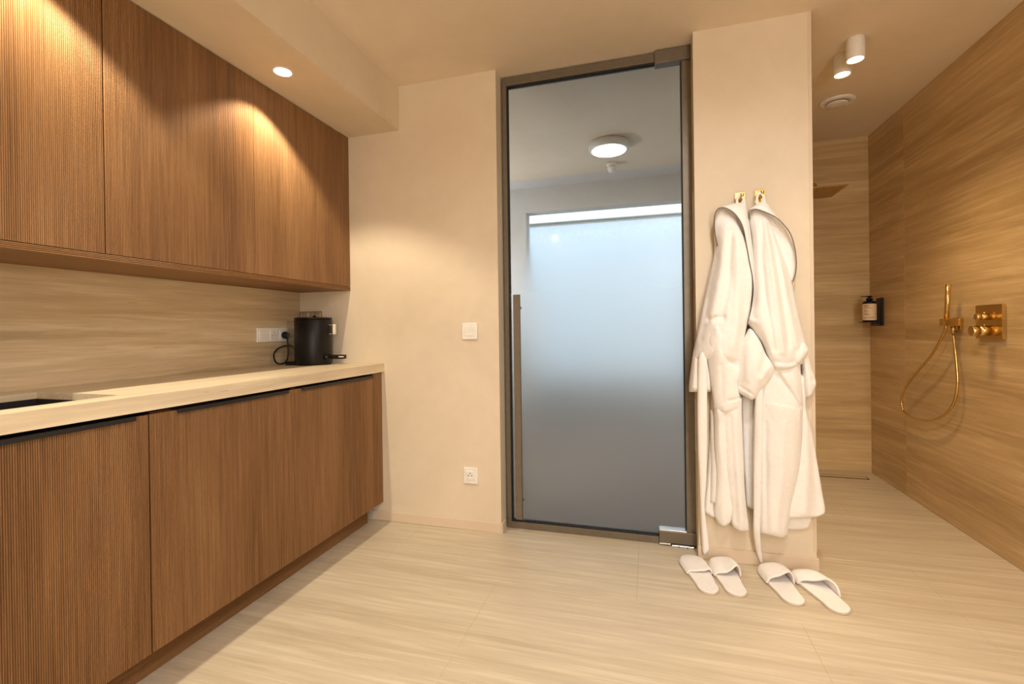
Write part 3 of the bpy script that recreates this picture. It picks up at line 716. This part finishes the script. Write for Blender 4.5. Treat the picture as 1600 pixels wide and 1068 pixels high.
MB().tube(cord_pts(pipA, 90, 0.1), 0.0019, 8).build('piping', 'pipe', tA)['label'] = 'dark brown piping along the hood edge'
loft([[(1119, 335, 3.6), (1126, 323.5, 3.8), (1140, 322, 4), (1156, 325, 4)], [(1117.5, 345, 4), (1128, 338, 4.4), (1145, 338, 4.8), (1163, 345, 5)], [(1117.5, 362, 4.2), (1128, 362, 5), (1150, 362, 5.6), (1168, 366, 5.4)]], 30, 20, 0.8, edge=(0.3, 2), seed=31, wob=0.2).build('hood_lining', 'terry', tA)
loft([[(1119.5, 333, 4.4), (1128, 326, 4.6), (1140, 325, 4.8), (1153, 335, 5)],
      [(1117.5, 345, 5), (1127, 345, 6.5), (1143, 345, 7), (1157, 351, 7.5)],
      [(1117, 368, 5.5), (1128, 366, 8), (1148, 366, 9.2), (1166, 374, 10)],
      [(1117, 392, 5.5), (1130, 392, 9), (1150, 392, 10.4), (1171, 398, 11.2)],
      [(1108, 435, 5.5), (1125, 435, 10), (1150, 435, 11.2), (1177, 438, 11.4)],
      [(1098, 480, 6), (1118, 480, 11), (1148, 480, 12), (1174, 480, 10.6)],
      [(1091, 515, 6), (1112, 515, 11), (1142, 520, 13), (1166, 520, 9)],
      [(1086, 545, 6), (1105, 545, 10.5), (1140, 552, 13.5), (1160, 552, 9)],
      [(1084, 562, 6), (1104, 562, 9.5), (1144, 566, 12), (1157, 566, 8.5)]], 60, 90, 3.0, ends=(False, True),
     folds=[([(1135, 350), (1125, 430), (1112, 500)], 0.9, 7), ([(1150, 370), (1152, 440), (1150, 540)], 1.0, 7), ([(1142, 360), (1138, 440), (1128, 490)], -0.9, 5), ([(1130, 497), (1118, 497), (1108, 499)], -1.8, 4.0), ([(1168, 410), (1166, 470), (1158, 540)], -0.6, 5), ([(1120, 400), (1108, 460), (1096, 530)], -0.6, 4)], edge=(2.2, 9), seed=2, wob=0.7).build('robe_body', 'terry', tA)
# left sleeve hanging at the back
loft([row(520, (1090, 4.5), (1102, 6), (1116, 5)), row(555, (1083, 4.5), (1098, 7), (1116, 6)), row(585, (1079, 4.5), (1095, 7.5), (1115, 6)), row(606, (1077, 4.5), (1094, 7.5), (1114, 6)), row(613, (1077.5, 4.2), (1094, 7), (1113, 5.6))],
     26, 44, 4.0, folds=[([(1086, 560), (1083, 605)], 0.7, 3)], edge=(2, 6), seed=3, wob=0.4).build('sleeve', 'terry', tA)
# right sleeve folded over the front
loft([[(1106, 497, 8), (1120, 495, 10.2), (1138, 500, 10.4)],
      [(1103, 518, 9), (1122, 515, 12.5), (1146, 540, 11)],
      [(1103, 545, 9), (1125, 545, 13.5), (1155, 566, 10)],
      [(1108, 575, 9), (1128, 575, 13), (1157, 580, 10)],
      [(1112, 602, 9), (1130, 602, 12.5), (1153, 600, 10.5)],
      [(1115, 628, 8.5), (1132, 630, 12), (1157, 622, 10.5)],
      [(1116, 638, 8), (1133, 642, 11.2), (1158, 638, 9.5)],
      [(1118, 641, 7.5), (1133, 645, 10.5), (1157, 641, 9)]], 44, 70, 3.0,
     folds=[([(1110, 530), (1114, 570), (1120, 635)], 0.4, 5), ([(1132, 540), (1140, 566), (1156, 572)], -1.1, 4.5), ([(1127, 570), (1130, 628)], -0.6, 4), ([(1138, 626), (1157, 621)], -0.7, 2.2), ([(1146, 590), (1145, 620)], 0.6, 5)], edge=(1.3, 6), ends=(False, True), seed=4, wob=0.6).build('sleeve', 'terry', tA)
# skirt
loft([row(600, (1112, 2.5), (1132, 4.5), (1158, 4)), row(660, (1111, 2), (1135, 4.5), (1160, 4)), row(720, (1107, 1.8), (1135, 4.5), (1163, 4)), row(770, (1102, 1.8), (1130, 4.5), (1164, 4)), [(1098, 800, 1.6), (1115, 809, 3), (1140, 808, 4), (1164, 800, 3.5)]], 40, 60, 1.4,
     folds=[([(1114, 660), (1104, 800)], 0.8, 4), ([(1124, 660), (1116, 800)], -0.8, 3)], edge=(1.0, 4), seed=5, wob=0.5).build('robe_back', 'terry', tA)
loft([[(1110, 640, 3.4), (1119, 642, 5.0), (1130, 644, 5)], [(1111, 720, 3.8), (1118, 720, 5.2), (1134, 720, 5)], [(1110, 785, 3.8), (1118, 786, 5), (1136, 785, 4.6)]], 16, 40, 0.8, edge=(0.5, 3), seed=6, wob=0.2).build('inner_facing', 'terry', tA)
loft([row(622, (1114, 7), (1122, 9), (1136, 9)), [(1116, 650, 6.8), (1123, 650, 9.2), (1136, 650, 8.6)], [(1117, 700, 6.6), (1126, 700, 9), (1139, 703, 8)], [(1120, 745, 6.4), (1130, 745, 8.6), (1143, 760, 7.4)], [(1118, 785, 6), (1130, 785, 8.4), (1146, 785, 7)], [(1117, 806, 5.4), (1130, 810, 7.9), (1144, 808, 6.6)], [(1122, 818, 5), (1131, 823, 7), (1142, 818, 5.8)]], 30, 80, 2.6,
     folds=[([(1122, 642), (1127, 648), (1124, 656)], 0.6, 3)], edge=(1.2, 5), seed=7, wob=0.5).build('robe_front', 'terry', tA)
loft([row(622, (1124, 8), (1143, 10.4), (1160, 9)), [(1128, 650, 8), (1143, 650, 10.4), (1160, 645, 9)], [(1131, 710, 8), (1147, 700, 10.2), (1162, 700, 8.4)], [(1137, 755, 7.6), (1152, 750, 10), (1164, 755, 8)], [(1143, 795, 7), (1156, 795, 9.6), (1167, 795, 7.4)], [(1144, 818, 6.4), (1157, 822, 9), (1170, 818, 7)], [(1147, 825, 5.8), (1158, 831, 8), (1171, 830, 6.4)]], 34, 84, 2.6,
     folds=[([(1150, 650), (1155, 740), (1160, 815)], 0.5, 5), ([(1141, 650), (1147, 740), (1152, 815)], -0.4, 4)], edge=(1.2, 4.5), seed=8, wob=0.5).build('robe_front', 'terry', tA)
loft([[(1093, 552, 8.5), (1098, 550, 9.2), (1104, 553, 8.8)], [(1091, 565, 8.5), (1098, 565, 9.4), (1105, 565, 9)], [(1090, 640, 8), (1097, 640, 8.8), (1105, 640, 8.4)], [(1091, 700, 7), (1098, 700, 7.8), (1105, 700, 7.4)], [(1093, 750, 6), (1098, 750, 6.8), (1104, 750, 6.4)], [(1094, 790, 5), (1097, 790, 5.8), (1101, 790, 5.6)], [(1095, 812, 4.4), (1099, 812, 5.2), (1103, 812, 4.9)], [(1097, 845, 3.5), (1101, 845, 4.3), (1107, 843, 4)], [(1098, 866, 3), (1102, 867, 3.7), (1108.5, 860, 3.4)]], 10, 80, 0.8, edge=(0.4, 2), seed=9, wob=0.2).build('belt', 'terry', tA)
lp = [(1152, 322, 4.6), (1151.5, 314, 4.7), (1153, 308, 4.6), (1156.5, 304.5, 4.4), (1160.5, 307.5, 4.6), (1162.5, 314, 4.7), (1163, 322, 4.6)]
MB().tube(cord_pts(lp, 40), 0.0056, 10).build('hanging_loop', 'terry', tA)

# ---- robe B (right)
tB = thing('bathrobe', 'white hooded terry bathrobe with dark piping on the right hook', 'bathrobe', tuple(at(1210, 480, YP - 0.05)), 'hooded bathrobes')
pipB = [(1172, 341, 7), (1170, 335, 7.5), (1171, 329.5, 8), (1176, 327, 8.6), (1183, 327, 9), (1196, 331.5, 9.5), (1211, 338.5, 10), (1224, 350, 9.8), (1235, 365, 9), (1241, 383, 8.2), (1244, 404, 7.5), (1243.5, 424, 7), (1239, 440, 6.5)]
loft([[(1171, 341, 4.4), (1169.5, 334, 4.5), (1172, 326, 4.8), (1180, 320, 5), (1187, 315, 4.6), (1196, 315, 4.6), (1204, 324, 5), (1214, 338, 5), (1226, 350, 5), (1236, 364, 4.8), (1243, 384, 4.6), (1245.5, 404, 4.5), (1244.5, 424, 4.4), (1240, 441, 4.2)],
      [(1171.5, 341, 6), (1169.6, 335, 6.4), (1171.4, 328, 7), (1178, 324, 8), (1186, 322, 8.3), (1196, 324, 8.5), (1206, 332, 8.8), (1217, 342, 8.6), (1229, 354, 8), (1237, 367, 7.2), (1243, 385, 6.6), (1245.3, 404, 6.2), (1244.3, 424, 5.8), (1239.6, 441, 5.5)],
      pipB], 90, 20, 1.0, edge=(0.8, 2.6), seed=11, wob=0.3).build('hood', 'terry', tB)
MB().tube(cord_pts(pipB, 90, 0.1), 0.0019, 8).build('piping', 'pipe', tB)['label'] = 'dark brown piping along the hood edge'
loft([[(1172, 333, 3.8), (1178, 325, 4), (1190, 324, 4.2), (1204, 331, 4.2)], [(1171.5, 339, 4), (1180, 334, 4.6), (1193, 335, 4.8), (1210, 341, 4.8)], [(1174, 352, 4.2), (1184, 350, 5), (1198, 350, 5.2), (1214, 353, 5)]], 30, 20, 0.8, edge=(0.3, 2), seed=32, wob=0.2).build('hood_lining', 'terry', tB)
loft([[(1190, 330, 4.2), (1200, 333, 4.6), (1211, 340, 5)], [(1195, 350, 4), (1212, 350, 4.6), (1224, 352, 5.5)], [(1205, 385, 3.4), (1225, 382, 4.2), (1241, 385, 5.4)], [(1218, 415, 3.2), (1232, 415, 4), (1244, 412, 5)], [(1226, 440, 3), (1233, 441, 3.8), (1239, 440, 4.4)]], 26, 40, 1.0, edge=(0.6, 3), seed=12, wob=0.3).build('hood_lining', 'terry', tB)
loft([[(1172.5, 333, 4.6), (1180, 327.5, 4.8), (1190, 328.5, 5), (1204, 335, 4.8)],
      [(1172, 345, 5.2), (1182, 344, 7), (1194, 346, 7.2), (1207, 350, 5.8)],
      [(1176, 368, 5.6), (1186, 366, 8.6), (1200, 368, 8.8), (1214, 369, 6)],
      [(1178, 398, 5.8), (1190, 398, 9.8), (1208, 398, 9.8), (1225, 398, 6)],
      [(1177, 435, 6), (1192, 435, 11), (1215, 435, 10.8), (1238, 436, 6)],
      [(1174, 475, 6.4), (1192, 475, 12), (1220, 475, 11.5), (1246, 475, 6)],
      [(1166, 498, 7.5), (1190, 499, 13), (1222, 500, 12), (1252, 502, 6)],
      [(1176, 514, 8), (1196, 515, 13.4), (1226, 520, 12.2), (1257, 520, 6)],
      [(1190, 534, 8.5), (1204, 540, 13.4), (1230, 544, 12), (1262, 540, 6)],
      [(1199, 556, 8.5), (1210, 561, 12.6), (1232, 564, 11.4), (1261, 557, 6)],
      [(1206, 571, 8), (1214, 577, 11.4), (1234, 578, 10.4), (1255, 569, 6)]], 70, 96, 3.0, ends=(False, True),
     folds=[([(1189, 345), (1190, 400), (1197, 470), (1209, 545)], -1.2, 4.5), ([(1196, 348), (1204, 400), (1214, 470), (1224, 550)], 0.9, 4.5), ([(1201, 350), (1212, 400), (1223, 470), (1233, 540)], -1.0, 4), ([(1206, 360), (1221, 410), (1234, 480), (1246, 540)], 0.8, 4), ([(1210, 368), (1229, 430), (1241, 490)], -0.6, 3.5), ([(1182, 350), (1183, 420), (1184, 490)], 0.8, 5), ([(1168, 498), (1180, 503)], 1.0, 4), ([(1210, 565), (1230, 568), (1252, 563)], -0.8, 3), ([(1215, 572), (1240, 572)], 0.8, 4)], edge=(2.2, 8), seed=13, wob=0.6).build('robe_body', 'terry', tB)
# left sleeve (front, folded up)
loft([[(1171, 514, 9), (1174, 513, 9.6), (1178, 516, 9.6)], [(1163, 530, 9), (1175, 530, 11.6), (1189, 532, 10.6)], [(1156, 552, 9), (1176, 552, 13.2), (1199, 554, 11)], [(1151, 577, 9), (1178, 577, 14), (1212, 575, 10.6)], [(1150, 595, 9), (1176, 597, 13.8), (1206, 592, 10.6)], [(1152, 611, 9), (1172, 613, 13), (1194, 608, 10.4)], [(1163, 619, 9), (1173, 621, 11.6), (1186, 618, 10)], [(1172, 624, 8.6), (1176, 625.5, 9.8), (1180, 624, 9)]], 44, 66, 3.2,
     folds=[([(1156, 603), (1176, 616)], -0.8, 2.0), ([(1168, 540), (1166, 590)], 0.8, 6), ([(1196, 556), (1190, 580), (1200, 598)], -0.8, 5), ([(1204, 572), (1190, 592)], 0.8, 4)], edge=(2.2, 7), seed=14, wob=0.6).build('sleeve', 'terry', tB)
# rolled white cuff at the right
loft([[(1252, 538, 7.5), (1257, 534, 8), (1262, 541, 7.6)], [(1245, 548, 8), (1255, 546, 10), (1264.5, 547, 8)], [(1241, 558, 8), (1251, 558, 10.4), (1261, 557, 8.4)], [(1240, 566, 8), (1246, 568, 9.6), (1253, 567, 8.2)]], 24, 30, 2.6, folds=[([(1254, 541), (1258, 545)], -0.8, 2.2)], edge=(1.6, 5), seed=15, wob=0.3).build('cuff', 'terry', tB)
# right sleeve hanging behind
loft([[(1250, 552, 3.5), (1256, 550, 5), (1264, 552, 4)], [(1253, 575, 3.5), (1261, 575, 5.6), (1270, 576, 4)], [(1255, 600, 3.5), (1265, 600, 5.8), (1277, 598, 4)], [(1257, 612, 3.2), (1265, 616, 5.2), (1273, 611, 3.8)], [(1258, 620, 3), (1264, 621, 4.6), (1269, 617, 3.4)]], 20, 44, 2.6, folds=[([(1268, 592), (1270, 596)], -0.8, 2)], edge=(1.6, 5), seed=16, wob=0.3).build('sleeve', 'terry', tB)
# skirt: back panel
loft([row(585, (1200, 3), (1230, 4.5), (1262, 3.2)), row(640, (1195, 2.6), (1230, 4.5), (1261, 3)), row(675, (1190, 2.4), (1232, 4.8), (1270, 2.8)), row(730, (1186, 2.2), (1236, 5), (1279.5, 2.6)), row(775, (1184, 2), (1240, 5), (1287, 2.4)), [(1182, 800, 2), (1240, 806, 5), (1276, 806, 3.6), (1291, 799, 2.3)], [(1184, 806, 1.8), (1240, 811, 4.6), (1274, 809, 3.2), (1288, 804, 2)]], 60, 70, 1.6,
     folds=[([(1258, 650), (1262, 720), (1258, 800)], 1.2, 7), ([(1270, 700), (1277, 800)], -0.6, 5)], edge=(1.2, 5), seed=17, wob=0.5).build('robe_back', 'terry', tB)
loft([row(700, (1200, 1.2), (1230, 1.8), (1262, 1.4)), row(790, (1190, 1.2), (1235, 1.9), (1268, 1.4)), [(1188, 822, 1.1), (1235, 828, 1.8), (1262, 826, 1.6), (1268, 815, 1.2)]], 40, 30, 0.7, edge=(0.5, 4), seed=18, wob=0.2).build('inner_panel', 'terry', tB)
loft([row(600, (1158, 2), (1168, 2.6), (1182, 2.6)), row(700, (1161, 2), (1170, 2.6), (1182, 2.6)), [(1166, 786, 1.8), (1173, 792, 2.4), (1182, 792, 2.4)], [(1167, 792, 1.6), (1174, 796, 2.2), (1182, 796, 2.2)]], 16, 50, 1.0, folds=[([(1175, 600), (1178, 790)], 0.7, 3)], edge=(0.8, 4), seed=19, wob=0.3).build('inner_facing', 'terry', tB)
# skirt: front panel with pocket
loft([[(1184, 570, 6), (1212, 562, 8), (1240, 556, 8), (1254, 552, 5.5)], [(1184, 590, 7), (1212, 586, 9.4), (1240, 574, 9.4), (1253, 574, 6.5)], [(1181, 625, 7), (1212, 615, 10), (1242, 610, 10), (1256, 612, 6.5)], [(1179, 650, 7), (1210, 648, 10.4), (1242, 646, 10), (1257, 645, 6.5)], [(1178, 700, 6.6), (1210, 700, 10.4), (1238, 700, 9.6), (1255, 697, 6)], [(1178, 745, 6.2), (1210, 745, 10.2), (1234, 745, 9), (1249, 745, 5.6)], [(1180, 790, 5.8), (1208, 790, 9.8), (1228, 790, 8.4), (1239, 788, 5.6)], [(1183, 822, 5.4), (1208, 828, 9.2), (1224, 832, 7.8), (1233, 828, 5.4)], [(1186, 834, 5), (1208, 839, 8.2), (1222, 842, 7), (1232, 839, 5)]], 60, 100, 2.6,
     folds=[([(1213, 583), (1232, 610), (1250, 634)], -1.1, 3.2), ([(1222, 582), (1240, 606), (1252, 628)], 0.9, 4), ([(1226, 660), (1222, 740), (1214, 830)], 0.5, 6), ([(1196, 660), (1198, 830)], -0.5, 4)], edge=(2.0, 8), seed=20, wob=0.5).build('robe_front', 'terry', tB)
loft([[(1196, 628, 8.8), (1212, 630, 10.7), (1234, 634, 11.2), (1251, 638, 9.0)], [(1196, 634, 8.9), (1212, 636, 10.9), (1234, 639, 11.4), (1251.5, 643, 9.2)], [(1197, 655, 8.8), (1212, 656, 10.8), (1234, 658, 11.0), (1251.5, 660, 8.6)], [(1198, 690, 7.6), (1212, 691, 9.6), (1234, 693, 9.2), (1250, 694, 6.4)]], 40, 40, 0.9, edge=(0.5, 2.2), ends=(True, False), seed=21, wob=0.2).build('pocket', 'terry', tB)
loft([[(1182, 600, 10), (1187, 600, 10.8), (1193, 600, 10.6)], [(1180, 640, 9.6), (1186, 640, 10.6), (1192, 640, 10.6)], [(1179, 680, 9.2), (1185, 680, 10.4), (1191, 680, 10.4)], [(1178, 740, 9), (1184, 740, 10), (1190, 740, 10)], [(1178, 797, 8.4), (1184, 797, 9.4), (1189, 797, 9.2)], [(1178, 835, 7), (1183, 835, 7.8), (1188, 835, 7.6)], [(1182, 862, 3.6), (1186, 862, 4.3), (1190, 862, 4)], [(1188, 880, 1.9), (1190.5, 881, 2.4), (1193, 881, 2.1)]], 10, 90, 0.8, edge=(0.4, 2), seed=22, wob=0.2).build('belt', 'terry', tB)
lp = [(1183, 320, 4.8), (1182.5, 312, 4.8), (1184, 305, 4.7), (1187.5, 301, 4.4), (1192, 305, 4.7), (1194, 312, 4.8), (1194.5, 319, 4.8)]
MB().tube(cord_pts(lp, 40), 0.0056, 10).build('hanging_loop', 'terry', tB)

# ------------------------------------------------------------------ slippers
def slipper(label, heel, toe, h=0.045, skew=0.0, open_=0.50, lift=0.0, W=0.106, flap=0.0, sag=0.0, side=0.0, slant=0.0, asym=0.0, th=0.008):
    heel = Vector((heel[0], heel[1], 0)); toe = Vector((toe[0], toe[1], 0))
    L = (toe - heel).length; ax = (toe - heel).normalized(); sx_ = Vector((ax.y, -ax.x, 0))
    def halfw(s_):                                   # s_: 0 heel .. 1 toe
        ss = min(max(s_, 0), 1)
        wv = 0.40 + 0.10 * math.sin(math.pi * (ss - 0.25) * 0.9) if ss > 0.25 else 0.40
        ends = min(1.0, math.sqrt(max(0, 1 - ((0.16 - ss) / 0.16) ** 2))) if ss < 0.16 else (math.sqrt(max(0, 1 - ((ss - 0.80) / 0.20) ** 2)) if ss > 0.80 else 1.0)
        return W * wv * ends
    def cl(s_): return heel + ax * (s_ * L) + sx_ * (side * 0.014 * math.sin(math.pi * s_))
    t = thing('slipper', label, 'slipper', tuple(heel.lerp(toe, 0.5)), 'white terry slippers')
    ss = [0.0] + [0.5 - 0.5 * math.cos(math.pi * k / 44) for k in range(1, 44)] + [1.0]
    def sole(z0, z1, grow, r):
        prof = [(-r, z0), (0, z0 + (z1 - z0) * 0.3), (0, z0 + (z1 - z0) * 0.7), (-r, z1)]
        rings = []
        for dg, z in prof:
            left = []; right = []
            for s_ in ss:
                hw = max(halfw(s_) + grow + dg, 0.0006); c = cl(s_)
                if s_ == 0: c = c - ax * (grow + dg)
                if s_ == 1: c = c + ax * (grow + dg)
                left.append(c + sx_ * hw + Vector((0, 0, z))); right.append(c - sx_ * hw + Vector((0, 0, z)))
            rings.append(left + right[::-1])
        return MB().ring(rings)
    sole(0.0006, 0.006, 0.0012, 0.001).build('outsole', 'solem', t)
    sole(0.006, 0.014, 0.0, 0.003).build('insole', 'terrysl', t)
    nu, nv = 29, 26; V = []
    for i in range(nv):
        q = i / (nv - 1)
        for j in range(nu):
            u = -1 + 2 * j / (nu - 1)
            s_end = open_ + 0.05 * (1 - u * u) - flap * (1 - u * u) - slant * u
            s_ = 0.995 + (s_end - 0.995) * q
            hw = halfw(s_) + 0.0035 + 0.003 * q
            hh = h * (1 - math.exp(-3.0 * q)) / (1 - math.exp(-3.0))
            prof = (max(0.0, 1 - abs(u) ** 2.4)) ** 0.62
            sg = max(0.0, min(1.0, (u + 0.55) / 1.1)); prof *= 1 - asym * (1 - sg * sg * (3 - 2 * sg)) * q
            uu = u + skew * q * (1 - u * u)
            z = 0.005 + 0.011 * min(1, (1 - abs(u)) * 8) + hh * prof - sag * q * math.exp(-((u - skew * 0.5) / 0.35) ** 2) * prof
            z += 0.0015 * noise.noise(Vector((u * 3, q * 4, h * 100)))
            V.append(cl(s_) + sx_ * (uu * hw) + Vector((0, 0, z)))
    F = [(i * nu + j, i * nu + j + 1, (i + 1) * nu + j + 1, (i + 1) * nu + j) for i in range(nv - 1) for j in range(nu - 1)]
    o = MB().add(V, F, True).build('upper', 'terrysl', t)
    md = o.modifiers.new('thickness', 'SOLIDIFY'); md.thickness = th; md.offset = 0
    md = o.modifiers.new('smooth', 'SUBSURF'); md.levels = 1; md.render_levels = 1
    return t
slipper('white slipper leftmost of four, its upper pressed flat', (0.240, 2.120), (0.171, 2.428), h=0.020, open_=0.50, sag=0.006, side=0.2, asym=0.55, skew=0.2, flap=0.08)
slipper('white slipper second from left, its raised upper creased at the opening', (0.348, 2.130), (0.309, 2.426), h=0.056, skew=0.30, open_=0.50, side=-0.3, asym=0.72, flap=0.10)
slipper('white slipper third from left, beneath the tip of the hanging belt', (0.560, 2.122), (0.514, 2.418), h=0.056, skew=0.22, open_=0.50, side=-0.2, asym=0.45, flap=0.08)
slipper('white slipper rightmost, angled outward beyond the wall corner', (0.716, 2.104), (0.634, 2.395), h=0.046, skew=0.30, open_=0.52, side=0.3, slant=0.18, asym=0.62, flap=0.02)
